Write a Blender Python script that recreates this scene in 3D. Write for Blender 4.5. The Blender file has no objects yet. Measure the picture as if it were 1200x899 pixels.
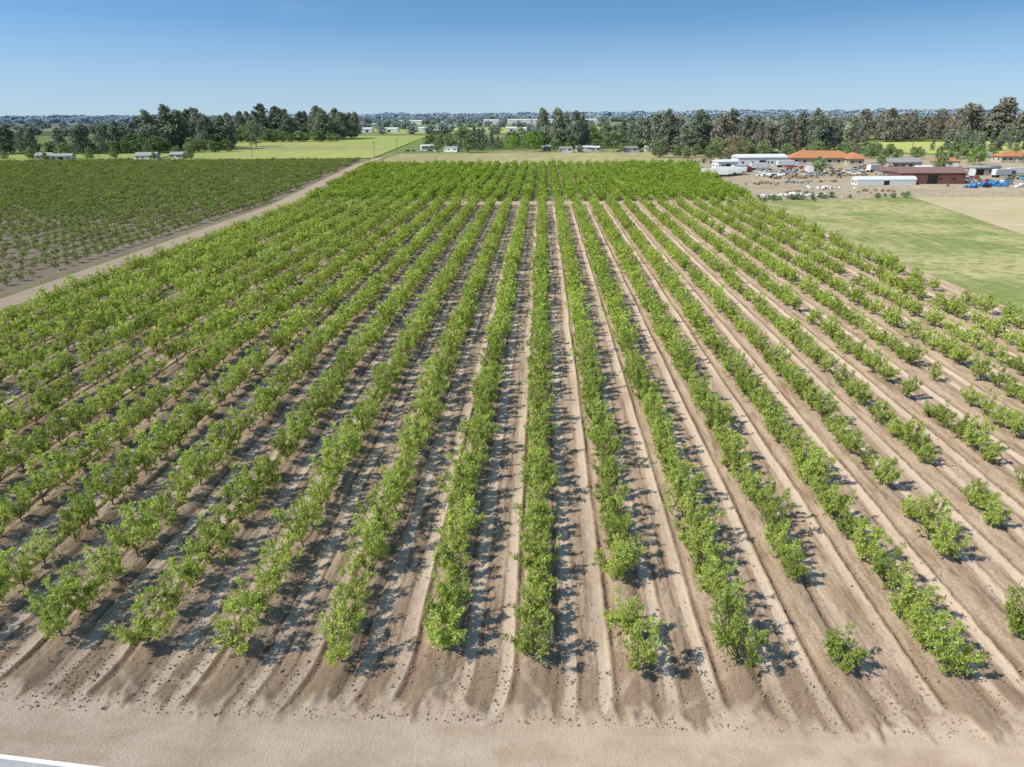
import bpy, math, random
import numpy as np
from mathutils import Vector, Matrix, Euler
random.seed(7)
scene = bpy.context.scene
scene.view_settings.view_transform='Standard'
scene.view_settings.look='None'
scene.view_settings.exposure=0

# ------------------------------------------------------------ node helpers
def new_mat(name):
    m=bpy.data.materials.new(name); m.use_nodes=True
    nt=m.node_tree; nt.nodes.clear()
    return m,nt
class NB:
    def __init__(s,nt): s.nt=nt
    def n(s,t,**kw):
        nd=s.nt.nodes.new(t)
        for k,v in kw.items(): setattr(nd,k,v)
        return nd
    def l(s,a,b): s.nt.links.new(a,b)
    def setin(s,sock,v):
        if isinstance(v,(int,float)): sock.default_value=v
        elif isinstance(v,(tuple,list)):
            sock.default_value = (tuple(v)+(1,)) if (len(v)==3 and sock.type=='RGBA') else tuple(v)
        else: s.l(v,sock)
    def math(s,op,a,b=0.0,clamp=False):
        nd=s.n('ShaderNodeMath',operation=op); nd.use_clamp=clamp
        s.setin(nd.inputs[0],a); s.setin(nd.inputs[1],b); return nd.outputs[0]
    def mix(s,f,a,b,blend='MIX'):
        nd=s.n('ShaderNodeMix',data_type='RGBA',blend_type=blend)
        s.setin(nd.inputs[0],f); s.setin(nd.inputs[6],a); s.setin(nd.inputs[7],b); return nd.outputs[2]
    def pos(s): return s.n('ShaderNodeNewGeometry').outputs['Position']
    def mapping(s,v,scale):
        nd=s.n('ShaderNodeMapping'); s.l(v,nd.inputs[0]); nd.inputs['Scale'].default_value=scale; return nd.outputs[0]
    def noise(s,v,scale,detail=4,rough=.6):
        nd=s.n('ShaderNodeTexNoise'); s.l(v,nd.inputs['Vector']); nd.inputs['Scale'].default_value=scale
        nd.inputs['Detail'].default_value=detail; nd.inputs['Roughness'].default_value=rough; return nd.outputs[0]
    def ramp(s,v,lo,hi,a=0.0,b=1.0):
        nd=s.n('ShaderNodeMapRange'); s.l(v,nd.inputs[0])
        for i,x in enumerate((lo,hi,a,b)): nd.inputs[1+i].default_value=x
        return nd.outputs[0]
    def attr(s,name,out='Fac'):
        nd=s.n('ShaderNodeAttribute'); nd.attribute_name=name; return nd.outputs[out]
    def bump(s,h,dist,strength=1.0,normal=None):
        nd=s.n('ShaderNodeBump'); s.l(h,nd.inputs['Height']); nd.inputs['Distance'].default_value=dist
        nd.inputs['Strength'].default_value=strength
        if normal is not None: s.l(normal,nd.inputs['Normal'])
        return nd.outputs[0]
    def out(s,col,rough=.9,normal=None,spec=.2,metal=0.0):
        p=s.n('ShaderNodeBsdfPrincipled'); s.setin(p.inputs['Base Color'],col); s.setin(p.inputs['Roughness'],rough)
        p.inputs['Specular IOR Level'].default_value=spec; p.inputs['Metallic'].default_value=metal
        if normal is not None: s.l(normal,p.inputs['Normal'])
        o=s.n('ShaderNodeOutputMaterial'); s.l(p.outputs[0],o.inputs[0]); return p
    def outd(s,col,normal=None):
        p=s.n('ShaderNodeBsdfDiffuse'); s.setin(p.inputs['Color'],col); p.inputs['Roughness'].default_value=.6
        if normal is not None: s.l(normal,p.inputs['Normal'])
        o=s.n('ShaderNodeOutputMaterial'); s.l(p.outputs[0],o.inputs[0]); return p

def ground_mat(name,c1,c2,s1=.05,s2=1.5,c3=None,stretch=(1,1,1),bd=.05,lo=.38,hi=.62,k3=.7):
    m,nt=new_mat(name); b=NB(nt)
    p=b.mapping(b.pos(),stretch)
    f=b.ramp(b.noise(p,s1,8,.65),lo,hi)
    col=b.mix(f,c1,c2)
    g=b.noise(p,s2,6,.7)
    col=b.mix(b.ramp(g,.38,.66,0,k3),col,c3 if c3 else tuple(x*.6 for x in c1))
    b.outd(col,b.bump(g,bd,.8))
    return m
def paint_mat(name,c,rough=.6,var=.15,metal=0.0,spec=.3):
    m,nt=new_mat(name); b=NB(nt)
    tc=b.n('ShaderNodeTexCoord').outputs['Object']
    f=b.noise(tc,1.3,5)
    col=b.mix(b.ramp(f,.3,.7,0,1),tuple(x*(1-var) for x in c),tuple(min(1,x*(1+var*.5)) for x in c))
    b.out(col,rough,None,spec,metal); return m
def foliage_mat(name,dark,light,transl=.3,nscale=None):
    m,nt=new_mat(name); b=NB(nt)
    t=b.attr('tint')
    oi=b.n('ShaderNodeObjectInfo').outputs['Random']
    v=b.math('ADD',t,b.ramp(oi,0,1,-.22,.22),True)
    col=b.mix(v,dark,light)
    p=b.n('ShaderNodeBsdfDiffuse'); b.l(col,p.inputs['Color'])
    if transl>0:
        tr=b.n('ShaderNodeBsdfTranslucent')
        b.l(b.mix(1.0,col,(1.0,1.0,.6),'MULTIPLY'),tr.inputs[0])
        mx=b.n('ShaderNodeMixShader'); mx.inputs[0].default_value=transl
        b.l(p.outputs[0],mx.inputs[1]); b.l(tr.outputs[0],mx.inputs[2]); res=mx.outputs[0]
    else: res=p.outputs[0]
    o=b.n('ShaderNodeOutputMaterial'); b.l(res,o.inputs[0])
    return m
bark=paint_mat('bark',(.23,.175,.13),.9,.3)
grey_bark=paint_mat('grey_bark',(.32,.28,.24),.9,.3)

# ------------------------------------------------------------ mesh helpers
def mesh_quads(name,V,F,mats,mi=None,tint=None,attrs=None,smooth=False):
    V=np.asarray(V,dtype=np.float32); F=np.asarray(F,dtype=np.int32)
    me=bpy.data.meshes.new(name)
    me.vertices.add(len(V)); me.vertices.foreach_set('co',V.ravel())
    me.loops.add(F.size); me.loops.foreach_set('vertex_index',F.ravel())
    me.polygons.add(len(F)); me.polygons.foreach_set('loop_start',np.arange(0,F.size,4,dtype=np.int32))
    for m in mats: me.materials.append(m)
    if mi is not None: me.polygons.foreach_set('material_index',np.asarray(mi,dtype=np.int32))
    if smooth: me.polygons.foreach_set('use_smooth',np.ones(len(F),dtype=bool))
    if tint is not None:
        a=me.attributes.new('tint','FLOAT','POINT'); a.data.foreach_set('value',np.asarray(tint,dtype=np.float32))
    if attrs:
        for k,v in attrs.items():
            a=me.attributes.new(k,'FLOAT','POINT'); a.data.foreach_set('value',np.asarray(v,dtype=np.float32).ravel())
    me.update(calc_edges=True)
    return me
def add_obj(name,me,loc=(0,0,0),rot=(0,0,0),scale=(1,1,1),parent=None,link=True):
    o=bpy.data.objects.new(name,me); o.location=loc; o.rotation_euler=rot; o.scale=scale
    if parent: o.parent=parent
    if link: scene.collection.objects.link(o)
    return o
def norm(a): return a/np.maximum(np.linalg.norm(a,axis=-1,keepdims=True),1e-6)

def leaves(c,d,L,W,rng):
    n=len(c); r=rng.normal(size=(n,3)); s=norm(np.cross(d,r)); nn=np.cross(s,d)
    L=np.asarray(L).reshape(-1,1)*np.ones((n,1)); W=np.asarray(W).reshape(-1,1)*np.ones((n,1))
    a=c; b=c+d*L*.5+s*W+nn*W*.3; t=c+d*L; e=c+d*L*.5-s*W+nn*W*.3
    V=np.stack([a,b,t,e],1).reshape(-1,3); F=np.arange(4*n).reshape(n,4)
    return V,F
def tube(pts,r0,r1,sides=5):
    pts=np.asarray(pts,float); n=len(pts); V=[];F=[]
    d=norm(np.gradient(pts,axis=0)); up=np.array([.3,.9,.1])
    rr=np.linspace(r0,r1,n)
    for i in range(n):
        s=np.cross(d[i],up); s/=np.linalg.norm(s)+1e-6; t=np.cross(d[i],s)
        for k in range(sides):
            a=2*math.pi*k/sides; V.append(pts[i]+rr[i]*(math.cos(a)*s+math.sin(a)*t))
    for i in range(n-1):
        for k in range(sides):
            k2=(k+1)%sides; F.append((i*sides+k,i*sides+k2,(i+1)*sides+k2,(i+1)*sides+k))
    return np.array(V),np.array(F)
class Acc:
    def __init__(s): s.V=[];s.F=[];s.M=[];s.T=[];s.n=0
    def add(s,V,F,m,t):
        s.V.append(V); s.F.append(F+s.n); s.M.append(np.full(len(F),m)); s.T.append(np.ones(len(V))*t); s.n+=len(V)
    def mesh(s,name,mats):
        return mesh_quads(name,np.concatenate(s.V),np.concatenate(s.F),mats,np.concatenate(s.M),np.concatenate(s.T))

def orchard_tree_mesh(name,seed,H,R,nl,tw,comp,leafl,mats,lo=.35,lsz=1.0,wr=.27,twigs=True):
    rng=np.random.default_rng(seed); A=Acc()
    th=rng.uniform(lo,lo+.15)
    V,F=tube([(0,0,-.25),(.02,0,th*.5),(0,.02,th)],.08,.06,6); A.add(V,F,1,.3)
    C=[];D=[];LL=[];TT=[]
    for i in range(nl):
        az=2*math.pi*(i+rng.uniform(-.35,.35))/nl*2.0
        inner = i%3==0
        rad=R*(rng.uniform(.15,.45) if inner else rng.uniform(.55,1.0)); hh=H*(rng.uniform(.78,1.0) if inner else rng.uniform(.42,.92))-th
        h0=th*rng.uniform(.6,1)
        t=np.linspace(0,1,6)[:,None]
        out=np.array([math.cos(az),math.sin(az),0])
        P=np.array([0,0,h0])+out*rad*(t**.75)+np.array([0,0,1])*hh*(t**1.15)+rng.normal(size=(6,3))*.05*t
        V,F=tube(P,.04,.008,4 if twigs else 3); A.add(V,F,1,.3)
        for j in range(tw):
            tt=rng.uniform(.2,1.0); k=min(int(tt*5),4); f=tt*5-k
            p=P[k]*(1-f)+P[k+1]*f
            dd=norm(out*rng.uniform(.1,1)+rng.normal(size=3)*.55+np.array([0,0,rng.uniform(0,1.2)]))
            Lt=rng.uniform(.3,.65)*R*.6*(1.25-.5*tt)
            e=p+dd*Lt
            if e[2]<.4: e[2]=.4
            if j%2==0 and twigs:
                V,F=tube([p,(p+e)/2,e],.012,.004,3); A.add(V,F,1,.3)
            for q in range(comp):
                s=rng.uniform(.15,1.05); c=p+(e-p)*s
                rd=norm(dd*.5+rng.normal(size=3)*.75+np.array([0,0,.15])); rl=rng.uniform(.16,.34)
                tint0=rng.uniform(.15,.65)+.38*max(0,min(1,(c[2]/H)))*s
                side=norm(np.cross(rd,rng.normal(size=3)))
                for m in range(leafl):
                    fr=(m//2+1)/((leafl+1)//2); sg=1 if m%2 else -1
                    cc=c+rd*rl*fr; d2=norm(rd*(.5 if m<leafl-1 else 1.5)+side*sg*(1 if m<leafl-1 else 0)+rng.normal(size=3)*.25-np.array([0,0,.15]))
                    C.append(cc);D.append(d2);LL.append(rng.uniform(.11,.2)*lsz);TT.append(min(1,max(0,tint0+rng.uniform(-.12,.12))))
    C=np.array(C);D=np.array(D);LL=np.array(LL)
    V,F=leaves(C,D,LL,LL*wr,rng); A.add(V,F,0,np.repeat(TT,4))
    return A.mesh(name,mats)

def tall_tree_mesh(name,seed,H,R,prof,ncl,nlf,ls,mats,cl_r=1.8,trunk=.5,t0=.12):
    rng=np.random.default_rng(seed); A=Acc()
    lean=rng.normal(size=2)*H*.02
    tp=[(lean[0]*s*s,lean[1]*s*s,H*.9*s-.8) for s in np.linspace(0,1,7)]
    V,F=tube(tp,trunk,.08,7); A.add(V,F,1,.4)
    for i in range(ncl):
        z=t0+(1-t0)*((i+rng.uniform(0,1))/ncl)
        pr=prof(z); az=rng.uniform(0,6.283); r=R*pr*math.sqrt(rng.uniform(.1,1))*rng.uniform(.75,1.15)
        c=np.array([math.cos(az)*r+lean[0]*z*z,math.sin(az)*r+lean[1]*z*z,H*z*.97])
        b0=np.array([lean[0]*z*z,lean[1]*z*z,H*max(.05,z-.16)])
        if i%2==0:
            V,F=tube([b0,(b0+c)/2+np.array([0,0,-.3]),c],trunk*.25,.05,4); A.add(V,F,1,.4)
        cr=cl_r*rng.uniform(.6,1.3)*(.5+.7*pr)
        g=rng.normal(size=(nlf,3)); g=norm(g)*(rng.uniform(0,1,(nlf,1))**.45)*cr*np.array([1,1,.75])
        base=rng.uniform(.05,.75)
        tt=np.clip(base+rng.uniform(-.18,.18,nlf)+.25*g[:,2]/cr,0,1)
        d=norm(rng.normal(size=(nlf,3))+np.array([0,0,-.2]))
        L=ls*rng.uniform(.6,1.3,nlf)
        V,F=leaves(c+g,d,L,L*.35,rng); A.add(V,F,0,np.repeat(tt,4))
    return A.mesh(name,mats)

def proto_coll(name,meshes):
    c=bpy.data.collections.new(name)
    for m in meshes:
        c.objects.link(bpy.data.objects.new(m.name,m))
    return c

_ng={}
def node_group(coll):
    if coll.name in _ng: return _ng[coll.name]
    ng=bpy.data.node_groups.new('scatter_'+coll.name,'GeometryNodeTree')
    ng.interface.new_socket('Geometry',in_out='INPUT',socket_type='NodeSocketGeometry')
    ng.interface.new_socket('Geometry',in_out='OUTPUT',socket_type='NodeSocketGeometry')
    N=ng.nodes; gi=N.new('NodeGroupInput'); go=N.new('NodeGroupOutput')
    iop=N.new('GeometryNodeInstanceOnPoints'); ci=N.new('GeometryNodeCollectionInfo')
    ci.inputs['Collection'].default_value=coll; ci.inputs['Separate Children'].default_value=True; ci.inputs['Reset Children'].default_value=True
    def na(nm,t):
        a=N.new('GeometryNodeInputNamedAttribute'); a.data_type=t; a.inputs['Name'].default_value=nm; return a.outputs['Attribute']
    e2r=N.new('FunctionNodeEulerToRotation')
    ng.links.new(na('rot','FLOAT_VECTOR'),e2r.inputs[0])
    ng.links.new(gi.outputs[0],iop.inputs['Points']); ng.links.new(ci.outputs[0],iop.inputs['Instance'])
    iop.inputs['Pick Instance'].default_value=True
    ng.links.new(na('idx','INT'),iop.inputs['Instance Index'])
    ng.links.new(e2r.outputs[0],iop.inputs['Rotation'])
    ng.links.new(na('scl','FLOAT_VECTOR'),iop.inputs['Scale'])
    ng.links.new(iop.outputs[0],go.inputs[0])
    _ng[coll.name]=ng; return ng
def scatter(name,P,R,S,I,coll):
    P=np.asarray(P,dtype=np.float32).reshape(-1,3); n=len(P)
    me=bpy.data.meshes.new(name); me.vertices.add(n); me.vertices.foreach_set('co',P.ravel())
    a=me.attributes.new('rot','FLOAT_VECTOR','POINT'); a.data.foreach_set('vector',np.asarray(R,dtype=np.float32).ravel())
    a=me.attributes.new('scl','FLOAT_VECTOR','POINT'); a.data.foreach_set('vector',np.asarray(S,dtype=np.float32).ravel())
    a=me.attributes.new('idx','INT','POINT'); a.data.foreach_set('value',np.asarray(I,dtype=np.int32).ravel())
    o=add_obj(name,me); md=o.modifiers.new('scatter','NODES'); md.node_group=node_group(coll); return o

# value noise
_tab=np.random.default_rng(3).random((256,256))
def vn(x,y,off=0):
    x=x+off*17.3; y=y+off*9.1
    xi=np.floor(x).astype(int); yi=np.floor(y).astype(int); fx=x-xi; fy=y-yi
    fx=fx*fx*(3-2*fx); fy=fy*fy*(3-2*fy)
    g=lambda a,b:_tab[a%256,b%256]
    return (g(xi,yi)*(1-fx)+g(xi+1,yi)*fx)*(1-fy)+(g(xi,yi+1)*(1-fx)+g(xi+1,yi+1)*fx)*fy
def ss(a,b,x):
    t=np.clip((x-a)/(b-a),0,1); return t*t*(3-2*t)

# ------------------------------------------------------------ world / light / camera
w=bpy.data.worlds.new('World'); scene.world=w; w.use_nodes=True
nt=w.node_tree; nt.nodes.clear(); b=NB(nt)
ELEV=45; S=Vector((-.92,-.39,0)).normalized()*math.cos(math.radians(ELEV)); S.z=math.sin(math.radians(ELEV))
az=math.atan2(S.x,S.y)
tc=b.n('ShaderNodeTexCoord').outputs['Generated']
vm=b.n('ShaderNodeVectorMath',operation='MULTIPLY'); b.l(tc,vm.inputs[0]); vm.inputs[1].default_value=(1,1,3.4)
va=b.n('ShaderNodeVectorMath',operation='ADD'); b.l(vm.outputs[0],va.inputs[0]); va.inputs[1].default_value=(0,0,.11)
vn2=b.n('ShaderNodeVectorMath',operation='NORMALIZE'); b.l(va.outputs[0],vn2.inputs[0])
sky=b.n('ShaderNodeTexSky',sky_type='NISHITA'); sky.sun_disc=False
sky.sun_elevation=math.radians(ELEV); sky.sun_rotation=az; sky.air_density=1.0; sky.dust_density=.7; sky.ozone_density=1.0; sky.altitude=50
b.l(vn2.outputs[0],sky.inputs[0])
cm=b.mapping(tc,(2.2,2.2,26))
cn=b.noise(cm,1.6,8,.62)
cf=b.ramp(cn,.60,.90,0,.22)
col=b.mix(1.0,sky.outputs[0],(.97,1.33,1.40),'MULTIPLY')
sz=b.n('ShaderNodeSeparateXYZ'); b.l(tc,sz.inputs[0])
hz=b.ramp(sz.outputs[2],0.0,.11,.8,0); col=b.mix(hz,col,(3.4,4.05,4.6))
col=b.mix(cf,col,(5,5.5,6))
bg=b.n('ShaderNodeBackground'); b.l(col,bg.inputs[0]); bg.inputs[1].default_value=.14
o=b.n('ShaderNodeOutputWorld'); b.l(bg.outputs[0],o.inputs[0])
sl=bpy.data.lights.new('sun','SUN'); sl.energy=5.0; sl.angle=math.radians(.5); sl.color=(1,.94,.83)
so=add_obj('sun',sl,(-40,-20,90)); so.rotation_euler=S.to_track_quat('Z','Y').to_euler()
cd=bpy.data.cameras.new('camera'); cd.lens=24; cd.sensor_width=36; cd.clip_start=.5; cd.clip_end=60000
co=add_obj('camera',cd,(0,0,32))
co.rotation_euler=(Matrix.Rotation(math.radians(2.6),3,'Z')@Matrix.Rotation(math.radians(90-21.6),3,'X')@Matrix.Rotation(math.radians(-.43),3,'Z')).to_euler()
scene.camera=co

# ------------------------------------------------------------ ground
def sheet(name,pts,z,mat):
    me=bpy.data.meshes.new(name); me.from_pydata([(x,y,z) for x,y in pts],[],[tuple(range(len(pts)))]); me.materials.append(mat)
    return add_obj(name,me)
# base farmland
m,nt=new_mat('farmland'); b=NB(nt); p=b.pos()
pm=b.mapping(p,(1/420.,1/900.,1))
vo=b.n('ShaderNodeTexVoronoi',distance='CHEBYCHEV'); b.l(pm,vo.inputs['Vector']); vo.inputs['Scale'].default_value=1; vo.inputs['Randomness'].default_value=.7
sx=b.n('ShaderNodeSeparateColor'); b.l(vo.outputs['Color'],sx.inputs[0])
cr=b.n('ShaderNodeValToRGB'); b.l(sx.outputs[0],cr.inputs[0])
els=cr.color_ramp; els.interpolation='CONSTANT'
cols=[(.13,.18,.06),(.22,.28,.10),(.36,.31,.19),(.12,.15,.055),(.28,.29,.13),(.16,.21,.08)]
els.elements[0].color=cols[0]+(1,); els.elements[1].position=.18; els.elements[1].color=cols[1]+(1,)
for i,c in enumerate(cols[2:]): e=els.elements.new(.34+.15*i); e.color=c+(1,)
g=b.noise(p,.03,6,.7)
c=b.mix(b.ramp(g,.3,.7,0,.5),cr.outputs[0],(.11,.125,.055))
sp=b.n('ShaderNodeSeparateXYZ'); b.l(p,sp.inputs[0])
c=b.mix(b.ramp(sp.outputs[1],900,6000,0,.85),c,(.27,.33,.36))  # aerial haze painted into the ground: blue-grey grows with distance along Y
b.outd(c)
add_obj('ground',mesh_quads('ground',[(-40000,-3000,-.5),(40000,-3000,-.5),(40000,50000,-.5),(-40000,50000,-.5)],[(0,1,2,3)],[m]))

dirt=ground_mat('dirt_road_soil',(.45,.345,.25),(.52,.405,.30),.15,2.5,(.34,.255,.18))
orch_soil=ground_mat('left_orchard_soil',(.27,.205,.16),(.34,.265,.21),.03,1.0,(.15,.155,.07))
verge=ground_mat('lane_verge',(.22,.21,.11),(.32,.27,.17),.1,1.2,(.14,.16,.06))
far_soil=ground_mat('far_orchard_soil',(.34,.27,.15),(.28,.25,.12),.03,1.0,(.16,.18,.07))
# pasture: mottled, mown strips and dry patches
m,nt=new_mat('pasture_grass'); b=NB(nt); p=b.pos()
a1=b.noise(p,.03,8,.72); a2=b.noise(p,.35,6,.75); a3=b.noise(b.mapping(p,(1.2,.06,1)),.5,4,.6)
c=b.mix(b.ramp(a1,.44,.56),(.20,.235,.085),(.38,.35,.18))
c=b.mix(b.ramp(a2,.47,.60,0,.8),c,(.14,.18,.055))
c=b.mix(b.ramp(a3,.5,.62,0,.4),c,(.38,.34,.19))
c=b.mix(b.ramp(a2,.42,.32,0,.8),c,(.44,.37,.23))
b.outd(c,b.bump(a2,.1,.8)); grass=m
tan=ground_mat('dry_plot_soil',(.50,.41,.29),(.40,.35,.20),.03,.5,(.30,.27,.15),(.25,1,1))
yardm=ground_mat('yard_dirt',(.36,.29,.21),(.45,.37,.28),.03,.25,(.20,.18,.11))
crop=ground_mat('light_crop',(.33,.38,.12),(.48,.44,.16),.006,.06,(.25,.34,.10),(1,.25,1),k3=.5)
crop2=ground_mat('green_crop',(.19,.26,.10),(.29,.32,.15),.008,.06,(.15,.20,.08),(1,.3,1))
straw=ground_mat('straw_field',(.46,.38,.21),(.36,.32,.16),.02,.12,(.24,.25,.11),(1,.3,1))

# main orchard floor as a real rutted sheet
SP=6.2; X0=-.2
xs=np.arange(-93.2,80.4,.12); ys=np.concatenate([np.arange(24.0,64,.13),np.arange(64,276,.9)])
X,Y=np.meshgrid(xs,ys)
head=np.clip(33.5-Y,0,None)
curve=(vn(X*.11,X*0,5)-.45)*.16*head**1.7
Xw=X+curve+.10*(vn(Y*.12,np.floor((X-X0)/SP+.5)*3.7,1)-.5)*2
k=np.floor((Xw-X0)/SP+.5); u=Xw-X0-k*SP; au=np.abs(u)
side=np.where(u>0,1,0); rr=_tab[(k.astype(int)*2+side)%256,(k.astype(int)*5+side*3)%256]
rpos=1.05+.4*rr
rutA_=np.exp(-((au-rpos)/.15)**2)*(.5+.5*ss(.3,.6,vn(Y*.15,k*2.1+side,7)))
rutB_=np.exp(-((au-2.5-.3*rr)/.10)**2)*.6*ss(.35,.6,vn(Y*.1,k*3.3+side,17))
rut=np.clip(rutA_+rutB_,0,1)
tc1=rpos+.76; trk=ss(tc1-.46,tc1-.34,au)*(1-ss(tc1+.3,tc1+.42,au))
trk*= .55+.45*ss(.25,.6,vn(X*.3,Y*.10,2))
n1=vn(X*1.1,Y*.9,3); n2=vn(X*3.1,Y*2.3,4); n3=vn(X*7,Y*7,6)
edge=29.6+1.3*(vn(X*.5,X*0,8)-.5)+1.6*(vn(X*2.2,X*0,9)-.5)
fld=ss(-.5,.6,Y-edge+.8*(n2-.5))
# turning tracks on the headland and wheel lanes along the road
arc=np.zeros_like(X); ra=np.random.default_rng(9)
for i in range(22):
    xc=ra.uniform(-45,45); R_=ra.uniform(4.5,9); yc=ra.uniform(33.5,37)
    sgn=1 if ra.random()<.5 else -1
    dd=np.sqrt((X-xc)**2+(Y-yc)**2); wv_=.5+.5*np.sin(np.arctan2(Y-yc,X-xc)*R_*20)
    mk=(1-ss(.15,.27,np.abs(dd-R_)))*(1-ss(32,34,Y))*((X-xc)*sgn>-1.0)*ss(.25,.55,n1)
    arc=np.maximum(arc,mk*(.55+.45*wv_)*ra.uniform(.5,.9))
lane=np.zeros_like(X)
for y0 in (26.1,27.7,25.2,28.6):
    yy=y0+.35*(vn(X*.06,X*0+y0,12)-.5)*2
    lane=np.maximum(lane,(1-ss(.15,.27,np.abs(Y-yy)))*ss(.3,.6,vn(X*.12,X*0+y0,14)))
bed=1-ss(.55,1.0,au)
Z=.22*bed+.05*np.exp(-(u/.4)**2)-.17*rut+.10*np.exp(-((au-rpos-.30)/.12)**2)-.07*trk+.10*(n1-.5)+(.12*(n2-.5)+.08*(n3-.5))*(1-.7*trk)
rd=.03*(vn(X*.2,Y*1.6,11)-.5)+.015*(n2-.5)-.02*lane
lip=.05*np.exp(-((Y-edge-.1)/.45)**2)*(.2+n1)*n2*2
hf=ss(30,35,Y)*.5+.5
Z=Z*fld*hf+rd*(1-fld)+lip+.04-.05*arc
Xn=len(xs);Yn=len(ys)
V=np.stack([X,Y,Z],-1).reshape(-1,3)
ii=np.arange(Yn-1)[:,None]*Xn+np.arange(Xn-1)[None,:]; F=np.stack([ii,ii+1,ii+1+Xn,ii+Xn],-1).reshape(-1,4)
m,nt=new_mat('tilled_soil'); b=NB(nt); p=b.pos()
track=b.attr('track'); rutA=b.attr('rut'); fldA=b.attr('fieldmask'); arcA=b.attr('arc')
sp=b.n('ShaderNodeSeparateXYZ'); b.l(p,sp.inputs[0])
ps=b.mapping(p,(1,.12,1))
streak=b.noise(ps,1.6,6,.7); blot=b.noise(p,.12,4,.6); fine=b.noise(p,5.5,6,.75)
xr=b.ramp(sp.outputs[0],-70,25,0,1)
basec=b.mix(xr,(.31,.22,.15),(.42,.315,.225))
basec=b.mix(b.ramp(blot,.4,.6,0,.6),basec,(.36,.265,.185))
basec=b.mix(b.ramp(streak,.47,.61,0,.75),basec,(.54,.425,.32))
basec=b.mix(b.ramp(streak,.46,.36,0,.75),basec,(.215,.145,.095))
hd=b.math('MULTIPLY',b.ramp(sp.outputs[1],34.5,32,0,1),b.ramp(blot,.3,.6,.35,.9))
basec=b.mix(hd,basec,(.28,.20,.135))
basec=b.mix(b.ramp(fine,.45,.7,0,.65),basec,(.19,.13,.088))
trc=b.mix(b.ramp(fine,.35,.8,0,.5),(.63,.505,.39),(.46,.355,.26))
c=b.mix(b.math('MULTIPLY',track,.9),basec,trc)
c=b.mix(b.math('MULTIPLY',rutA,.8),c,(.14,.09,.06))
pr=b.mapping(p,(.5,1.0,1)); rs=b.noise(pr,.5,6,.6)
roadc=b.mix(b.ramp(rs,.38,.62),(.47,.36,.265),(.57,.45,.345))
roadc=b.mix(b.ramp(fine,.52,.75,0,.45),roadc,(.33,.25,.175))
bl2=b.noise(p,.35,5,.7); roadc=b.mix(b.ramp(bl2,.5,.64,0,.4),roadc,(.39,.29,.205))
c=b.mix(fldA,roadc,c)
c=b.mix(b.math('MULTIPLY',arcA,.6),c,(.55,.44,.335))
wv=b.n('ShaderNodeTexWave',wave_type='BANDS',bands_direction='Y'); b.l(p,wv.inputs[0]); wv.inputs['Scale'].default_value=1.15; wv.inputs['Distortion'].default_value=4; wv.inputs['Detail Scale'].default_value=3
tread=b.math('MULTIPLY',wv.outputs['Fac'],b.math('MULTIPLY',track,b.ramp(blot,.4,.6,.1,1)))
h=b.math('ADD',b.math('MULTIPLY',tread,.45),b.math('MULTIPLY',fine,1.5))
b.outd(c,b.bump(h,.08,.95))
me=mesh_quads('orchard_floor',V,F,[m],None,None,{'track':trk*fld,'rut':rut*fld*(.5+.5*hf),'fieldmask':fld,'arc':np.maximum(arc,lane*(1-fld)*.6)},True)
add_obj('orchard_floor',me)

sheet('dirt_road',[(-400,8),(400,8),(400,27.5),(80,27.5),(80,24.05),(-93,24.05),(-93,27.5),(-400,27.5)],-.03,dirt)
sheet('lane_verge',[(-103.2,20),(-93.0,20),(-92.9,270),(-118,480),(-122,562),(-134,562),(-130,480),(-107,260)],-.012,verge)
sheet('dirt_lane',[(-101.5,20),(-95.5,20),(-96.5,262),(-122.5,480),(-125,560),(-131,560),(-128.5,480),(-103.5,260)],.0,dirt)
sheet('field_path',[(-93.2,262),(80.4,262),(84,272.5),(-95,272.5)],.10,dirt)
sheet('far_orchard_floor',[(-94,272.6),(84,272.6),(96,470),(-119,470)],.02,far_soil)
sheet('left_orchard_floor',[(-103.1,20),(-106.1,260),(-129.1,480),(-132,525),(-560,525),(-560,20)],-.008,orch_soil)
sheet('pasture',[(79.6,27.6),(128,27.6),(131,190),(146,285),(84.5,274),(79.6,262)],-.004,grass)
sheet('dry_plot',[(131.2,190),(400,190),(400,300),(146.2,285)],-.002,tan)
sheet('pasture',[(127.8,27.6),(400,27.6),(400,190.2),(130.8,190.2)],-.012,grass)
sheet('farm_yard',[(84.0,272.2),(146,284.8),(300,297),(330,520),(96.5,520),(95.8,470)],.004,yardm)
sheet('straw_field',[(-119,469),(96,469),(92,620),(-123,620)],.008,straw)
sheet('crop_field',[(-134,560),(-300,545),(-500,1180),(-180,1120)],.012,crop)
sheet('straw_field',[(-160,700),(-310,690),(-325,760),(-165,775)],.03,straw)
sheet('crop_field',[(-301,530),(-560,530),(-620,640),(-330,640)],.010,crop)
sheet('crop_field',[(-260,1250),(300,1250),(500,1750),(-500,1750)],.03,crop)
sheet('crop_field',[(-900,1900),(900,1900),(1000,2500),(-1100,2500)],.05,crop2)
sheet('crop_field',[(330,560),(245,640),(290,800),(560,800),(560,560)],.012,crop)
sheet('crop_field',[(100,900),(700,900),(900,1200),(130,1200)],.03,crop2)
conc=ground_mat('pale_concrete',(.50,.49,.47),(.58,.57,.55),.3,3,(.4,.39,.37))
white_line=paint_mat('white_paint',(.78,.78,.76),.6,.08)
sheet('paved_road',[(-400,9),(-20,9),(-16,24.2),(-29,25.4),(-60,28.0),(-400,28)],.085,conc)
sheet('road_edge_line',[(-16,24.2),(-29,25.4),(-60,28.0),(-60,28.2),(-29,25.65),(-16,24.45)],.09,white_line)

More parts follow.
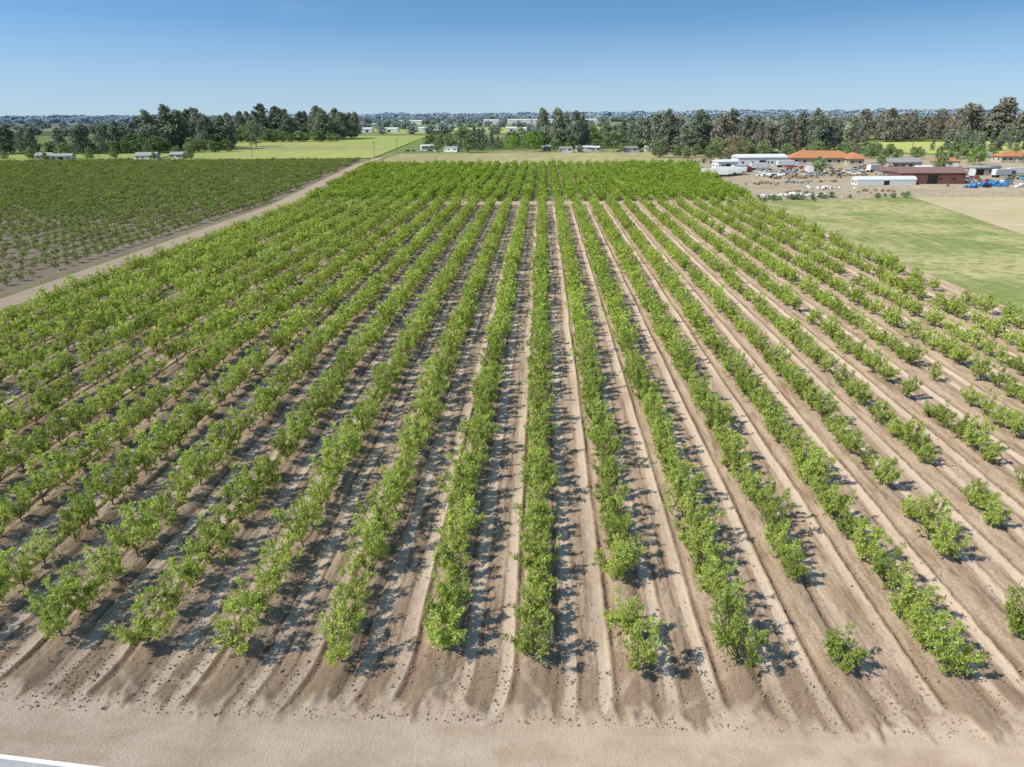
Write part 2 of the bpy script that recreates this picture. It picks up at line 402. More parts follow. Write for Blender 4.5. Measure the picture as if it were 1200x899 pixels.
# clods
def clod_mesh(name,seed):
    rng=np.random.default_rng(seed)
    import bmesh
    bm=bmesh.new(); bmesh.ops.create_icosphere(bm,subdivisions=1,radius=1)
    for v in bm.verts: v.co*=rng.uniform(.65,1.2); v.co.z*=.6
    me=bpy.data.meshes.new(name); bm.to_mesh(me); bm.free(); me.materials.append(clodm); return me
clodm=ground_mat('clod_soil',(.34,.245,.17),(.42,.31,.225),2,9,(.22,.16,.11))
cc=proto_coll('clods',[clod_mesh('clod_%d'%i,i) for i in range(4)])
rng=np.random.default_rng(11)
n=14000; cx=rng.uniform(-60,60,n); cy=28.6+rng.exponential(9,n)
uu=np.abs((cx-X0+3.1)%SP-3.1); keep=(uu<1.6)|(rng.random(n)<.3)|(cy<33); cx=cx[keep];cy=cy[keep]; n=len(cx)
uk=np.abs((cx-X0+3.1)%SP-3.1)
sc=rng.uniform(.018,.07,n)*rng.choice([1,1,1,1.7],n)
scatter('soil_clods',np.stack([cx,cy,np.where((uk<.8)&(cy>32),.25,.06)],1),rng.uniform(0,6.28,(n,3)),np.repeat(sc[:,None],3,1),rng.integers(0,4,n),cc)

# ------------------------------------------------------------ orchard trees
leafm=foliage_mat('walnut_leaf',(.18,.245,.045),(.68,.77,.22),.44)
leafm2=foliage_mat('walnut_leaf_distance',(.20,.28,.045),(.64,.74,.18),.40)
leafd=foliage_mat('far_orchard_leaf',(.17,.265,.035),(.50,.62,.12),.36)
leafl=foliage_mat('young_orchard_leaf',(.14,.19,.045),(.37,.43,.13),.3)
mats=[leafm,bark]; mats2=[leafm2,bark]
protos=[]
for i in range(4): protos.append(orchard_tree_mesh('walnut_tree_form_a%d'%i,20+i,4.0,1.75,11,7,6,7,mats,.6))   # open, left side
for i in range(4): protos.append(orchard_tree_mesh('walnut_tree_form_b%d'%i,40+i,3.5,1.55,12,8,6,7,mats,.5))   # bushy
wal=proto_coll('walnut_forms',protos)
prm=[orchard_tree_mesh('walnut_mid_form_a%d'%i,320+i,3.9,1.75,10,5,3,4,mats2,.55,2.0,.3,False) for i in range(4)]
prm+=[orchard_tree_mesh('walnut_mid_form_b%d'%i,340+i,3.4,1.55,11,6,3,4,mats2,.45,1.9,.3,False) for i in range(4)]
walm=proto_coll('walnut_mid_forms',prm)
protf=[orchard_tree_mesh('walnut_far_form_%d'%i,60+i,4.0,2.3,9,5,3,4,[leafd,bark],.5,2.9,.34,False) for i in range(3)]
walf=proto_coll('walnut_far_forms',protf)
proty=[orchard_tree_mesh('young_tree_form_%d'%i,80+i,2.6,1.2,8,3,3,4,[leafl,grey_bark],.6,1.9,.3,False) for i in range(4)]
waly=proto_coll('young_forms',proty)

rng=np.random.default_rng(5)
for k in range(-14,13):
    x=X0+k*SP
    P=[];I=[];Sx=[]
    y=33.3+rng.uniform(-.4,.4)+(.6 if k<-3 else 0)
    j=0
    while y<261:
        skip=False
        pm=.012 if k<4 else (.03 if k<6 else .12)
        if k<-5: pm=.03
        if vn(np.array([y*.08]),np.array([k*1.7]),21)[0]>.82: pm+=.2 if k>=5 else .04
        if rng.random()<pm and j>1: skip=True
        if k==1 and j in(2,): skip=True
        if k==3 and j in(1,2,): skip=True
        if k==5 and j in(2,3,7): skip=True
        if k==6 and j in(1,4,5,9): skip=True
        if not skip:
            s=rng.uniform(.82,1.13)
            if k>=5: s*=rng.uniform(.68,1.0)
            elif k>=3: s*=rng.uniform(.88,1.02)
            if k==3 and j==0: s=.85
            if j==0 and k<3: s=max(s,1.0)
            P.append((x+rng.normal()*.15,y+rng.normal()*.22,.22)); 
            left = rng.random()< (.9 if k<-1 else .25)
            I.append(rng.integers(0,4)+(0 if left else 4)); Sx.append((s*rng.uniform(.88,1.12),s*rng.uniform(.88,1.1),s*rng.uniform(.86,1.14)))
        y+=2.75+rng.uniform(-.2,.2); j+=1
    R=np.zeros((len(P),3)); R[:,2]=rng.uniform(0,6.28,len(P)); R[:,0]=rng.normal(size=len(P))*.05; R[:,1]=rng.normal(size=len(P))*.05
    P=np.array(P);Sx=np.array(Sx);I=np.array(I)
    P[0,2]=.12
    o=add_obj('walnut_tree',protos[int(I[0])],P[0],tuple(R[0]),Sx[0])
    near=P[:,1]<92; near[0]=False; far=P[:,1]>=92
    scatter('walnut_tree_row',P[near],R[near],Sx[near],I[near],wal)
    scatter('walnut_tree_row',P[far],R[far],Sx[far]*1.05,I[far],walm)
# far block
P=[];Sx=[]
for k in range(-22,17):
    y=274.5
    while y<463:
        x=X0+k*SP*.93+rng.normal()*.25
        if -92-(y-272)*.12<x<80+(y-272)*.075 and rng.random()>.04 and not (348<y<353 or 415<y<421):
            P.append((x,y+rng.normal()*.3,0)); s=rng.uniform(.75,1.15); Sx.append((s*1.1,s,s*rng.uniform(.85,1.1)))
        y+=3.4
n=len(P);R=np.zeros((n,3));R[:,2]=rng.uniform(0,6.28,n)
scatter('far_orchard_trees',P,R,Sx,rng.integers(0,3,n),walf)
# left young orchard
P=[];Sx=[]
for k in range(0,80):
    x=-109-k*5.2; y=60
    while y<522:
        if x>-.86*y-60 and x<-107-max(0,y-260)*.105:
            near=ss(130,290,np.array([y]))[0]
            if rng.random()>.10:
                P.append((x+rng.normal()*.15,y+rng.normal()*.25,0)); s=rng.uniform(.7,1.0)*(.98+.3*near); Sx.append((s*(1.0+.5*near),s*(1.0+.5*near),s))
        y+=3.8
n=len(P);R=np.zeros((n,3));R[:,2]=rng.uniform(0,6.28,n)
scatter('left_orchard_trees',P,R,Sx,rng.integers(0,4,n),waly)

# ------------------------------------------------------------ background trees
euc_mats=[foliage_mat('eucalyptus_leaf',(.16,.19,.14),(.36,.39,.26),.0),grey_bark]
brn_mats=[foliage_mat('brown_eucalyptus_leaf',(.20,.185,.145),(.40,.365,.27),.0),grey_bark]
grn_mats=[foliage_mat('broadleaf_leaf',(.13,.19,.085),(.37,.46,.19),.0),bark]
brt_mats=[foliage_mat('spring_leaf',(.14,.27,.04),(.42,.62,.14),.2),bark]
tanl_mats=[foliage_mat('budding_tree_leaf',(.24,.20,.11),(.48,.42,.23),.0),bark]
far_mats=[foliage_mat('haze_tint_leaf',(.22,.28,.26),(.36,.42,.36),.0),grey_bark]  # greyed leaf colours with aerial haze mixed in
vfar_mats=[foliage_mat('heavy_haze_tint_leaf',(.34,.42,.50),(.40,.48,.55),.0),grey_bark]  # pale blue leaf colour stands in for horizon haze, no volume
pe=lambda z: (math.sin(min(1,max(0,(z-.05)/.95))**.8*math.pi)**.55)*(1-.35*z)
pb=lambda z: math.sin(min(1,max(.02,z))**1.0*math.pi)**.5
pc=lambda z: max(.08,(1-z))**.7
euc=proto_coll('eucalyptus_forms',[tall_tree_mesh('eucalyptus_form_%d'%i,100+i,30,8.5,pe,44,58,1.25,euc_mats,2.9,.55,.12) for i in range(5)])
brn=proto_coll('brown_euc_forms',[tall_tree_mesh('brown_euc_form_%d'%i,120+i,30,9,pe,44,55,1.3,brn_mats,3.1,.55,.1) for i in range(3)])
grn=proto_coll('broadleaf_forms',[tall_tree_mesh('broadleaf_form_%d'%i,140+i,14,6.5,pb,36,55,.9,grn_mats,2.3,.35,.15) for i in range(3)])
cyp=proto_coll('conifer_forms',[tall_tree_mesh('conifer_form_%d'%i,160+i,16,2.8,pc,36,40,.7,euc_mats,1.2,.25,.06) for i in range(2)])
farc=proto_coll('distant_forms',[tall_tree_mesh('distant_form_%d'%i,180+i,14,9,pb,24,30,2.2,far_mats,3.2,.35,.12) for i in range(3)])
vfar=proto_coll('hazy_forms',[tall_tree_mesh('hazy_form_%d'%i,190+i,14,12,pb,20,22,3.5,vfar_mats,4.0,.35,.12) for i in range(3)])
brt_mesh=tall_tree_mesh('spring_tree',200,17,9,pb,42,60,.9,brt_mats,2.6,.4,.18)
tan_mesh=tall_tree_mesh('budding_tree',201,15,8.5,pb,44,55,.8,tanl_mats,2.4,.4,.12)
rng=np.random.default_rng(77)
def belt(name,coll,base,x0,x1,y0,y1,n,h0,h1,wide=1.0,slope=0,gap=0.0):
    y0,y1=min(y0,y1),max(y0,y1)
    x=np.linspace(x0,x1,n)+rng.normal(size=n)*abs(x1-x0)/n*.9; y=rng.uniform(y0,y1,n)+slope*(x-x0)
    h=rng.uniform(h0,h1,n)*(.75+.45*vn(x*.03,y*0,31)); s=h/base
    ws=wide*s*rng.uniform(.75,1.25,n)
    kp=vn(x*.035,y*0,41)>=gap
    x,y,s,ws=x[kp],y[kp],s[kp],ws[kp]; n=len(x)
    P=np.stack([x,y,np.zeros(n)],1); R=np.zeros((n,3));R[:,2]=rng.uniform(0,6.28,n)
    scatter(name,P,R,np.stack([ws,ws,s],1),rng.integers(0,len(coll.objects),n),coll)
belt('eucalyptus_grove',euc,30,-520,-400,640,720,24,21,29,1.1)
belt('eucalyptus_grove',euc,30,-425,-312,690,780,36,28,38,1.1)
belt('eucalyptus_grove',euc,30,-440,-262,960,1060,46,32,44,1.1)
belt('broadleaf_grove',grn,14,-470,-300,655,675,26,8,15,1.2)
belt('broadleaf_grove',grn,14,-560,-395,560,600,14,6,10,1.2)
belt('broadleaf_grove',grn,14,-470,-260,900,930,30,10,18,1.2)
belt('broadleaf_grove',grn,14,-120,60,690,740,24,8,16,1.1)
belt('broadleaf_grove',grn,14,-130,120,760,860,24,8,18,1.2)
belt('conifer_row',cyp,16,-75,-40,660,700,6,16,24)
belt('eucalyptus_grove',euc,30,2,42,700,760,8,28,40,.85)
belt('eucalyptus_grove',euc,30,50,92,720,800,8,20,30,.85)
belt('eucalyptus_grove',euc,30,88,262,585,680,46,22,37,1.05,.1)
belt('brown_eucalyptus_grove',brn,30,120,262,575,640,18,22,32,1.0,.1)
belt('broadleaf_grove',grn,14,95,270,540,570,26,7,14,1.1,.1)
belt('brown_eucalyptus_grove',brn,30,378,680,815,920,66,25,41,1.15)
belt('eucalyptus_grove',euc,30,400,560,690,760,16,14,24,1.0)
belt('conifer_row',cyp,16,330,450,600,640,34,12,20,1.1)
belt('broadleaf_grove',grn,14,215,420,500,560,26,6,12,1.0)
belt('broadleaf_grove',grn,14,60,200,820,900,26,12,20,1.2)
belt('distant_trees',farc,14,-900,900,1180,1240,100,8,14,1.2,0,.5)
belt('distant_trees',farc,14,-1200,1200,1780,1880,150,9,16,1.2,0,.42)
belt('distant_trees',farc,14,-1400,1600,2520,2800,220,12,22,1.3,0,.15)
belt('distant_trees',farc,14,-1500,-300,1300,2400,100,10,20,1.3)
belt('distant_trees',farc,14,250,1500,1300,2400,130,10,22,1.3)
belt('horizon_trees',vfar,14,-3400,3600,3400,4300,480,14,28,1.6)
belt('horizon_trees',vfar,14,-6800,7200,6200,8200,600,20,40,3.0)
add_obj('spring_green_tree',brt_mesh,(-8,655,0)); add_obj('spring_green_tree',brt_mesh,(-28,668,0),(0,0,2),(.7,.7,.75))
add_obj('budding_tree',tan_mesh,(135,512,0),(0,0,1),(1.1,1.1,1.1))
add_obj('spring_green_tree',brt_mesh,(270,460,0),(0,0,1),(.7,.7,.6))
bl=grn.objects[0].data
for (x,y,s) in [(-66,640,1.1),(-98,668,.8),(150,395,.65),(228,420,.7),(196,425,.55),(240,352,.6),(262,395,.9),(285,430,.8),(-280,560,.7),(-345,565,.6),(120,520,.7),(-318,566,.8),(-362,560,.7),(-386,566,.9),(-300,577,.6),(10,650,.7),(48,660,.7),(84,655,.8),(32,632,.45),(68,628,.5),(-302,546,.4),(-384,538,.45)]:
    add_obj('broadleaf_tree',bl,(x,y,0),(0,0,x),(s,s,s))

# ------------------------------------------------------------ buildings
white=paint_mat('white_metal',(.72,.72,.70),.5,.12)
cream=paint_mat('cream_stucco',(.52,.46,.37),.85,.12)
beige=paint_mat('beige_stucco',(.42,.36,.29),.85,.12)
barnred=paint_mat('brown_red_metal',(.20,.09,.07),.6,.2)
barnroof=paint_mat('maroon_roof',(.27,.16,.14),.6,.15)
greyroof=paint_mat('grey_shingle',(.34,.33,.32),.8,.2)
glass=paint_mat('window_glass',(.03,.04,.05),.15,.1,0,.8)
trim=paint_mat('trim_white',(.68,.67,.62),.6,.12)
dark=paint_mat('dark_opening',(.03,.028,.025),.8,.2)
m,nt=new_mat('orange_roof_tile'); b=NB(nt); t_=b.n('ShaderNodeTexCoord').outputs['Object']
wv=b.n('ShaderNodeTexWave'); b.l(t_,wv.inputs[0]); wv.inputs['Scale'].default_value=.9
c=b.mix(b.noise(t_,2.2,5),(.42,.16,.07),(.60,.28,.15)); b.out(c,.8,b.bump(wv.outputs['Fac'],.08,.7)); tile=m
def part(name,parent,V,F,mat):
    me=bpy.data.meshes.new(name); me.from_pydata(V,[],F); me.materials.append(mat)
    return add_obj(name,me,parent=parent)
def boxv(x0,x1,y0,y1,z0,z1):
    return ([(x0,y0,z0),(x1,y0,z0),(x1,y1,z0),(x0,y1,z0),(x0,y0,z1),(x1,y0,z1),(x1,y1,z1),(x0,y1,z1)],
            [(0,3,2,1),(4,5,6,7),(0,1,5,4),(1,2,6,5),(2,3,7,6),(3,0,4,7)])
def building(name,loc,rot,L,W,h,rh,wall,roof,kind='gable',eave=.5,nwin=4,doorw=1.0,doorh=2.1,winh=1.1,garage=0):
    e=bpy.data.objects.new(name,None); e.location=(loc[0],loc[1],0); e.rotation_euler=(0,0,rot); scene.collection.objects.link(e)
    V,F=boxv(-L/2,L/2,-W/2,W/2,-.7,h); part('walls',e,V,F,wall)
    a=L/2+eave; c=W/2+eave; t=.2; hz=h+.01
    if kind=='gable':
        V=[(-a,-c,hz),(a,-c,hz),(a,c,hz),(-a,c,hz),(-a,0,hz+rh),(a,0,hz+rh),(-a,-c,hz+t),(a,-c,hz+t),(a,c,hz+t),(-a,c,hz+t),(-a,0,hz+rh+t),(a,0,hz+rh+t)]
        F=[(0,3,2,1),(0,1,7,6),(3,9,8,2),(6,7,11,10),(10,11,8,9),(0,6,10,9,3),(1,2,8,11,7)]
        part('roof',e,V,F,roof)
    elif kind=='hip':
        g=a-c*.9
        V=[(-a,-c,hz),(a,-c,hz),(a,c,hz),(-a,c,hz),(-a,-c,hz+t),(a,-c,hz+t),(a,c,hz+t),(-a,c,hz+t),(-g,0,hz+rh),(g,0,hz+rh)]
        F=[(0,3,2,1),(0,1,5,4),(1,2,6,5),(2,3,7,6),(3,0,4,7),(4,5,9,8),(6,7,8,9),(5,6,9),(7,4,8)]
        part('roof',e,V,F,roof)
    elif kind=='arch':
        V=[];F=[];n=10
        for i in range(n+1):
            an=math.pi*i/n
            for x in(-a,a): V.append((x,-c*math.cos(an),hz+rh*math.sin(an)))
        for i in range(n): F.append((2*i,2*i+1,2*i+3,2*i+2))
        F.append(tuple(range(0,2*n+2,2))); F.append(tuple(range(2*n+1,0,-2)))
        part('roof',e,V,F,roof)
    else:
        V,F=boxv(-a,a,-c,c,hz,hz+.3); part('roof',e,V,F,roof)
    V=[];F=[]
    def addb(q):
        v,f=q; n0=len(V); V.extend(v); F.extend([tuple(i+n0 for i in ff) for ff in f])
    for i in range(nwin):
        x=-L/2+L*(i+.5)/nwin
        if nwin and i==nwin//2 and not garage: x+=L*.12
        addb(boxv(x-.7,x+.7,-W/2-.05,-W/2-.005,h*.4,h*.4+winh)); addb(boxv(x-.7,x+.7,W/2+.005,W/2+.05,h*.4,h*.4+winh))
    for yy in (-W*.25,W*.25): addb(boxv(-L/2-.05,-L/2-.005,yy-.6,yy+.6,h*.4,h*.4+winh)); addb(boxv(L/2+.005,L/2+.05,yy-.6,yy+.6,h*.4,h*.4+winh))
    part('windows',e,V,F,glass)
    V,F=boxv(-doorw/2,doorw/2,-W/2-.07,-W/2-.008,0,doorh); part('door',e,V,F,dark if doorw>2 else trim)
    if garage:
        V,F=boxv(L*.25,min(L*.25+garage,L/2-.1),-W/2-.08,-W/2-.01,0,min(h-.3,3)); part('garage_door',e,V,F,trim)
    return e
building('white_shed',(135,455),.05,30,14,5.5,1.6,white,white,nwin=5,doorw=4,doorh=4)
building('white_shed',(108,430),.2,12,9,4.5,1.0,white,white,nwin=2,doorw=3,doorh=3.4)
building('tile_roof_house',(176,466),-.06,36,13,4.4,4.2,cream,tile,'hip',1.0,7,1.6,2.4,1.5)
building('tile_roof_house',(194,459),1.5,16,9,4.2,3.4,cream,tile,'hip',1.0,3,1.6,2.4,1.5)
building('storage_tent',(158,336),.04,27,6,2.2,1.6,white,white,'arch',.1,0,2.5,1.9)
building('metal_barn',(181,344),-.03,29,13,4.8,2.2,barnred,barnroof,'gable',.4,3,4.5,3.9,.9)
building('metal_barn',(176,364),-.03,16,9,4.0,1.6,beige,barnroof,'gable',.4,2,3,3)
building('stucco_house',(214,436),.1,18,10,3.4,2.2,beige,greyroof,'gable',.6,4,1.0,2.1,1.1,4.4)
building('stucco_house',(244,446),-.2,14,9,3.2,2.2,cream,tile,'hip',.6,4,1.0,2.1,1.1,3)
building('tile_roof_house',(306,482),0,20,11,3.8,3.0,cream,tile,'hip',.8,5,1.4,2.3,1.3)
building('equipment_shed',(228,386),.1,14,7,3.6,.5,beige,greyroof,'flat',.4,2,4,3)
building('storage_shed',(157,424),.2,7,5,2.8,.9,white,greyroof,'gable',.3,1,1.4,2.1)
building('storage_shed',(208,400),-.1,8,5,2.8,.9,beige,white,'gable',.3,1,1.4,2.1)
building('storage_shed',(246,404),.4,9,6,3,.9,trim,greyroof,'gable',.3,2,1.4,2.1)
building('storage_shed',(266,352),.1,10,5,3,.9,white,white,'gable',.3,2,2.4,2.4)
building('white_farmhouse',(-311,553),.1,16,9,3.2,2.2,trim,greyroof,'gable',.5,4)
building('white_farmhouse',(-294,568),-.1,11,7,3.0,1.8,beige,greyroof,'gable',.5,3)
building('white_farmhouse',(-376,548),.2,15,8,3.4,1.6,trim,greyroof,'gable',.5,4,3,2.6)
building('white_farmhouse',(-396,556),.1,12,8,3.4,2.0,beige,greyroof,'gable',.5,3)
for i,(x,y) in enumerate([(20,636),(37,652),(47,645),(76,634),(97,646),(3,664),(-83,655),(-112,695)]):
    building('mobile_home',(x,y),.5*math.sin(i*3),11+4*math.sin(i*2.2),6,3.2,1.0,[white,trim,beige][i%3],white if i%3 else greyroof,'gable',.3,4)
for i,(x,y) in enumerate([(-340,1400),(-295,1390),(-225,1405),(-60,1380),(-20,1330),(140,1310)]):
    building('packing_shed',(x,y),0,20+14*(i%3),16,6,2,white,white,'gable',.4,5,5,4)
for i,(x,y) in enumerate([(-170,2400),(-80,2460),(20,2390),(150,2410),(-430,2350),(640,2300)]):
    building('warehouse',(x,y),0,50+30*(i%3),40,11,2.5,white,white,'gable',.5,8,7,6,2)
rb=random.Random(21)
for i in range(26):
    x=rb.uniform(-1100,1200); y=rb.uniform(1250,2300)
    building('farmhouse',(x,y),rb.uniform(0,3),rb.uniform(14,30),11,4,2.4,rb.choice([white,trim,cream,beige]),rb.choice([white,greyroof,greyroof,barnroof]),'gable',.5,4)
for i,(x,y) in enumerate([(-560,900),(-620,1000),(-600,720),(560,1100),(690,1050)]):
    building('farmhouse',(x,y),i,18,11,4,2.4,trim,greyroof,'gable',.5,4)

# ------------------------------------------------------------ vehicles & yard things
import bmesh
rub=paint_mat('tyre_rubber',(.02,.02,.02),.9,.2)
_cm={}
def cpaint(c):
    if c not in _cm: _cm[c]=paint_mat('car_paint',c,.3,.05,0,.6)
    return _cm[c]
def prof(bm,pts,y0,y1,mi,ytop=None):
    A=[bm.verts.new((x,y0,z)) for x,z in pts]; B=[bm.verts.new((x,y1,z)) for x,z in pts]; n=len(pts)
    fs=[bm.faces.new(A[::-1]),bm.faces.new(B)]
    for i in range(n): fs.append(bm.faces.new((A[i],A[(i+1)%n],B[(i+1)%n],B[i])))
    for f in fs: f.material_index=mi
def wheels(bm,xs,w,r):
    for x in xs:
        for y in(-w/2+.1,w/2-.1):
            mt=Matrix.Translation((x,y,r))@Matrix.Rotation(math.pi/2,4,'X')
            g=bmesh.ops.create_cone(bm,cap_ends=True,segments=12,radius1=r,radius2=r,depth=.26,matrix=mt)
            for v in g['verts']:
                for f in v.link_faces: f.material_index=2
def vmesh(kind,c):
    bm=bmesh.new()
    if kind=='car':
        prof(bm,[(-2.2,.35),(2.2,.35),(2.25,.7),(1.3,.95),(-2.1,1.0),(-2.25,.7)],-.88,.88,0)
        prof(bm,[(-1.9,.99),(1.1,.95),(.45,1.38),(-1.3,1.40)],-.76,.76,1)
        prof(bm,[(-1.25,1.39),(.4,1.37),(.3,1.45),(-1.15,1.46)],-.74,.74,0)
        wheels(bm,(-1.35,1.4),1.8,.33)
    elif kind=='pickup':
        prof(bm,[(-2.7,.5),(2.6,.5),(2.65,1.0),(1.4,1.15),(-.6,1.15),(-2.7,1.15)],-.95,.95,0)
        prof(bm,[(-.7,1.16),(1.35,1.16),(.8,1.7),(-.55,1.72)],-.82,.82,1)
        prof(bm,[(-.55,1.71),(.8,1.69),(.7,1.8),(-.5,1.81)],-.8,.8,0)
        prof(bm,[(-2.55,1.16),(-.85,1.16),(-.85,1.17),(-2.55,1.17)],-.78,.78,2)
        wheels(bm,(-1.75,1.75),1.95,.4)
    elif kind=='truck':
        prof(bm,[(-6.5,1.2),(3.6,1.2),(3.6,4.0),(-6.5,4.0)],-1.25,1.25,3)
        prof(bm,[(-6.4,.8),(6.2,.8),(6.2,1.19),(-6.4,1.19)],-.6,.6,2)
        prof(bm,[(3.9,.7),(6.5,.7),(6.6,1.9),(6.1,3.1),(3.9,3.2)],-1.15,1.15,0)
        prof(bm,[(6.2,1.95),(6.63,1.95),(6.22,2.95),(6.0,2.95)],-1.0,1.0,1)
        wheels(bm,(-5.4,-4.2,5.2),2.4,.5)
    elif kind=='trailer':
        prof(bm,[(-7,1.1),(7,1.1),(7,3.9),(-7,3.9)],-1.28,1.28,3)
        prof(bm,[(-6.8,.85),(6.8,.85),(6.8,1.09),(-6.8,1.09)],-.5,.5,2)
        prof(bm,[(4.4,0),(4.6,0),(4.6,.84),(4.4,.84)],-.45,.45,2)
        wheels(bm,(-5.6,-4.4),2.5,.5)
    elif kind=='tractor':
        prof(bm,[(-.3,.8),(2.0,.8),(2.0,1.5),(-.3,1.6)],-.4,.4,0)
        prof(bm,[(-1.5,.9),(-.3,.9),(-.35,2.2),(-1.4,2.2)],-.65,.65,1)
        prof(bm,[(-1.55,2.21),(-.25,2.21),(-.3,2.32),(-1.5,2.32)],-.75,.75,0)
        wheels(bm,(-1.0,),2.0,.8); wheels(bm,(1.5,),1.6,.45)
    me=bpy.data.meshes.new(kind); bm.to_mesh(me); bm.free()
    for mm in (cpaint(c),glass,rub,white): me.materials.append(mm)
    return me
W_=(.75,.75,.74);B_=(.05,.12,.35);R_=(.45,.04,.03);K_=(.04,.04,.045);G_=(.35,.36,.37);T_=(.35,.28,.2)
for i in range(5): add_obj('box_trailer',vmesh('trailer',W_),(91+i*3.3,382+i*3.5,0.02),(0,0,-.25+.05*(i%2)))
for x,y,r,c in [(112,408,.5,R_),(146,398,1.4,W_),(128,425,.1,W_),(312,520,.2,R_),(322,512,.3,R_),(234,372,.3,B_),(247,380,.1,R_),(218,372,1.1,W_),(258,336,.2,W_),(186,408,.6,W_),(150,446,.1,W_)]: add_obj('box_truck',vmesh('truck',c),(x,y,.02),(0,0,r))
vr=random.Random(4)
colsv=[W_,W_,G_,K_,B_,R_,T_]
spots=[(126,392),(131,388),(136,392),(141,385),(133,402),(120,398),(150,410),(157,404),(164,412),(142,420),(148,436),(168,400),(172,440),(188,430),
 (206,338),(210,344),(214,336),(203,350),(219,345),(224,352),(230,344),(209,358),(216,364),(236,360),(243,366),(200,330),(222,334),
 (228,338),(234,346),(240,340),(246,352),(252,344),(238,332),(258,362),(250,372),(262,380),(270,372),(256,390),
 (160,394),(166,388),(172,392),(178,386),(184,394),(190,388),(196,396),(118,414),(124,408),(136,412),(155,432),(162,428),(180,420),(200,414),(222,400),(234,410),(264,342),(272,350),(276,362),
 (-300,545),(-292,548),(-320,542),(-330,548),(-378,536),(-365,537),(-286,552),(-336,544),(-390,540),
 (-124,655),(-119,658),(-113,655),(-108,660),(-103,656),(-97,652),(15,628),(33,632),(50,625),(66,630),(84,622),(100,616)]
for i,(x,y) in enumerate(spots):
    kd='pickup' if vr.random()<.4 else 'car'
    add_obj('pickup_truck' if kd=='pickup' else 'parked_car',vmesh(kd,vr.choice(colsv)),(x,y,.02),(0,0,vr.uniform(0,6.28)),(1.1,1.1,1.1))
for x,y,c in [(196,322,B_),(152,372,R_),(118,368,G_)]: add_obj('tractor',vmesh('tractor',c),(x,y,.02),(0,0,x))
# supply piles: heaps of sacks / crates, and blue tarps
def heap(name,loc,n,spread,sz,mat,seed):
    r=random.Random(seed); bm=bmesh.new()
    for i in range(n):
        x=r.gauss(0,spread); y=r.gauss(0,spread*.5); s=sz*r.uniform(.6,1.4)
        z=s*.4+max(0,(1-abs(x)/spread)*sz*.8)*r.random()
        mt=Matrix.Translation((x,y,z))@Euler((r.uniform(-.3,.3),r.uniform(-.3,.3),r.uniform(0,3))).to_matrix().to_4x4()@Matrix.Diagonal((s*1.5,s,s*.8,1))
        bmesh.ops.create_cube(bm,size=1,matrix=mt)
    bmesh.ops.bevel(bm,geom=bm.edges[:],offset=sz*.12,segments=1,affect='EDGES')
    me=bpy.data.meshes.new(name); bm.to_mesh(me); bm.free(); me.materials.append(mat); add_obj(name,me,(loc[0],loc[1],0))
bluet=paint_mat('blue_tarp',(.05,.22,.5),.5,.2); wood=paint_mat('pallet_wood',(.3,.21,.13),.85,.3); scrapm=paint_mat('scrap_metal',(.3,.3,.31),.5,.4,.3)
heap('sack_pile',(100,290),26,4.5,.9,white,1); heap('sack_pile',(112,286),16,3,.8,white,2); heap('pallet_stack',(106,300),20,3,1.0,wood,3)
heap('tarp_pile',(201,326),14,3.2,1.6,bluet,4); heap('tarp_pile',(190,320),6,1.5,1.2,bluet,5); heap('scrap_pile',(130,372),30,6,1.0,wood,6)
heap('scrap_pile',(146,386),26,5,.9,scrapm,7); heap('crate_stack',(118,382),18,4,1.2,white,8)
heap('pallet_stack',(225,328),18,4,1.1,wood,9); heap('crate_stack',(212,322),12,3,1.1,white,10); heap('scrap_pile',(166,384),22,5,.9,wood,12)
heap('scrap_pile',(120,345),24,7,.8,scrapm,13); heap('pallet_stack',(136,350),14,5,.9,wood,14); heap('scrap_pile',(104,340),14,4,.8,wood,15)
heap('crate_stack',(140,410),16,6,1.2,scrapm,16); heap('tarp_pile',(238,356),6,2,1.3,bluet,17); heap('scrap_pile',(250,334),20,6,1.0,scrapm,18)
heap('crate_stack',(126,318),14,5,.9,white,19); heap('scrap_pile',(140,306),18,6,.8,wood,20); heap('crate_stack',(240,322),16,6,1.1,scrapm,21); heap('pallet_stack',(192,372),18,6,1.1,wood,22)
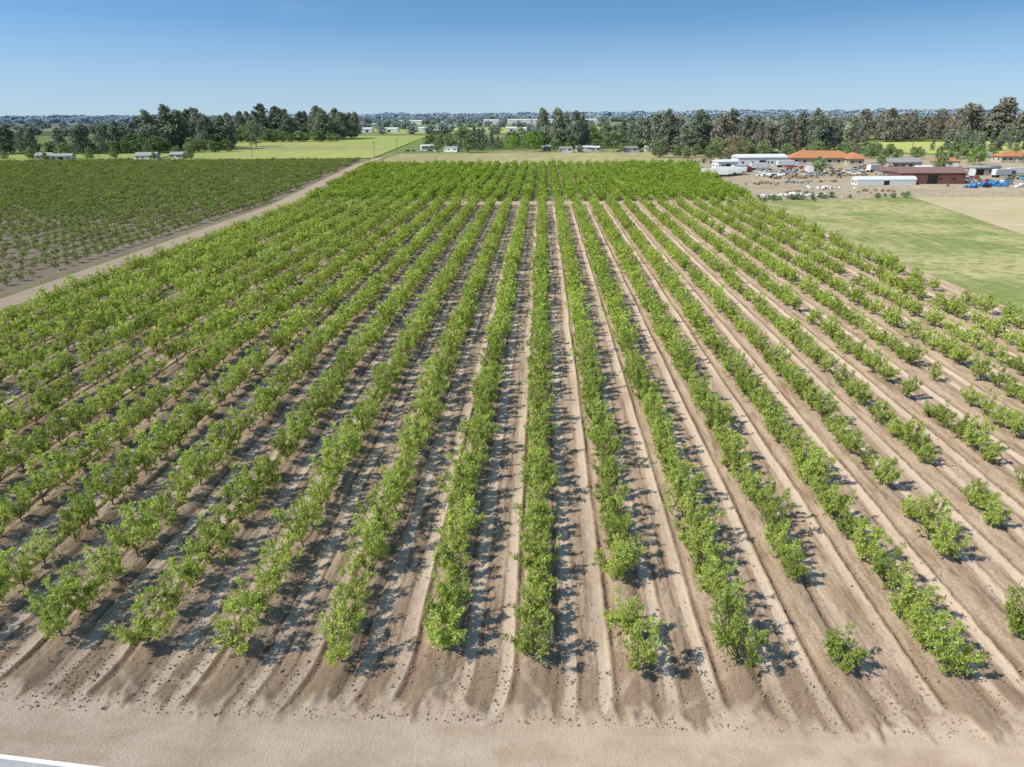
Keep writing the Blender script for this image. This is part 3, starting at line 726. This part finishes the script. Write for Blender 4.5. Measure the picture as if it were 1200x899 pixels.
# shrubs along the yard edges
P=[];sh=random.Random(8)
for i in range(34):
    t=sh.random()**1.6; P.append((84+ t*62+sh.gauss(0,2), 275+t*11+sh.gauss(0,2.5),0))
for i in range(60): P.append((sh.uniform(150,290),sh.uniform(300,430),0))
for i in range(50): P.append((sh.uniform(95,150),sh.uniform(470,520),0))
n=len(P);R=np.zeros((n,3));R[:,2]=rng.uniform(0,6.28,n); sc=rng.uniform(.05,.17,n)
scatter('yard_shrubs',P,R,np.stack([sc*1.3,sc*1.3,sc],1),rng.integers(0,3,n),grn)
# fence
bm=bmesh.new()
def fence_line(a,c):
    a=Vector(a);c=Vector(c);L=(c-a).length;n=int(L/4)
    for i in range(n+1):
        p=a.lerp(c,i/n); bmesh.ops.create_cone(bm,cap_ends=True,segments=6,radius1=.045,radius2=.045,depth=1.4,matrix=Matrix.Translation((p.x,p.y,.7)))
    ang=math.atan2(c.y-a.y,c.x-a.x)
    for z in(.5,.9,1.3):
        mid=(a+c)/2; bmesh.ops.create_cube(bm,size=1,matrix=Matrix.Translation((mid.x,mid.y,z))@Matrix.Rotation(ang,4,'Z')@Matrix.Diagonal((L,.008,.008,1)))
fence_line((146,285),(300,297)); fence_line((86,274),(146,285))
me=bpy.data.meshes.new('wire_fence'); bm.to_mesh(me); bm.free(); me.materials.append(bark); add_obj('wire_fence',me)
# utility poles
def pole_mesh():
    bm=bmesh.new()
    bmesh.ops.create_cone(bm,cap_ends=True,segments=8,radius1=.22,radius2=.14,depth=12,matrix=Matrix.Translation((0,0,6)))
    for z in(11.3,10.3): bmesh.ops.create_cube(bm,size=1,matrix=Matrix.Translation((0,-.2,z))@Matrix.Diagonal((2.6,.14,.16,1)))
    for x in(-1.1,-.4,.4,1.1): bmesh.ops.create_cone(bm,cap_ends=True,segments=6,radius1=.07,radius2=.05,depth=.3,matrix=Matrix.Translation((x,-.2,11.55)))
    me=bpy.data.meshes.new('utility_pole'); bm.to_mesh(me); bm.free(); me.materials.append(bark); return me
pmh=pole_mesh()
for i,(x,y) in enumerate([(-136,575),(-128,628),(-390,540),(-340,536),(-230,560),(-90,622),(0,618),(60,616),(96,560),(168,545),(250,500),(300,470),(246,372)]): add_obj('utility_pole',pmh,(x,y,0),(0,0,.1*i))
print('OBJ',len(bpy.data.objects))
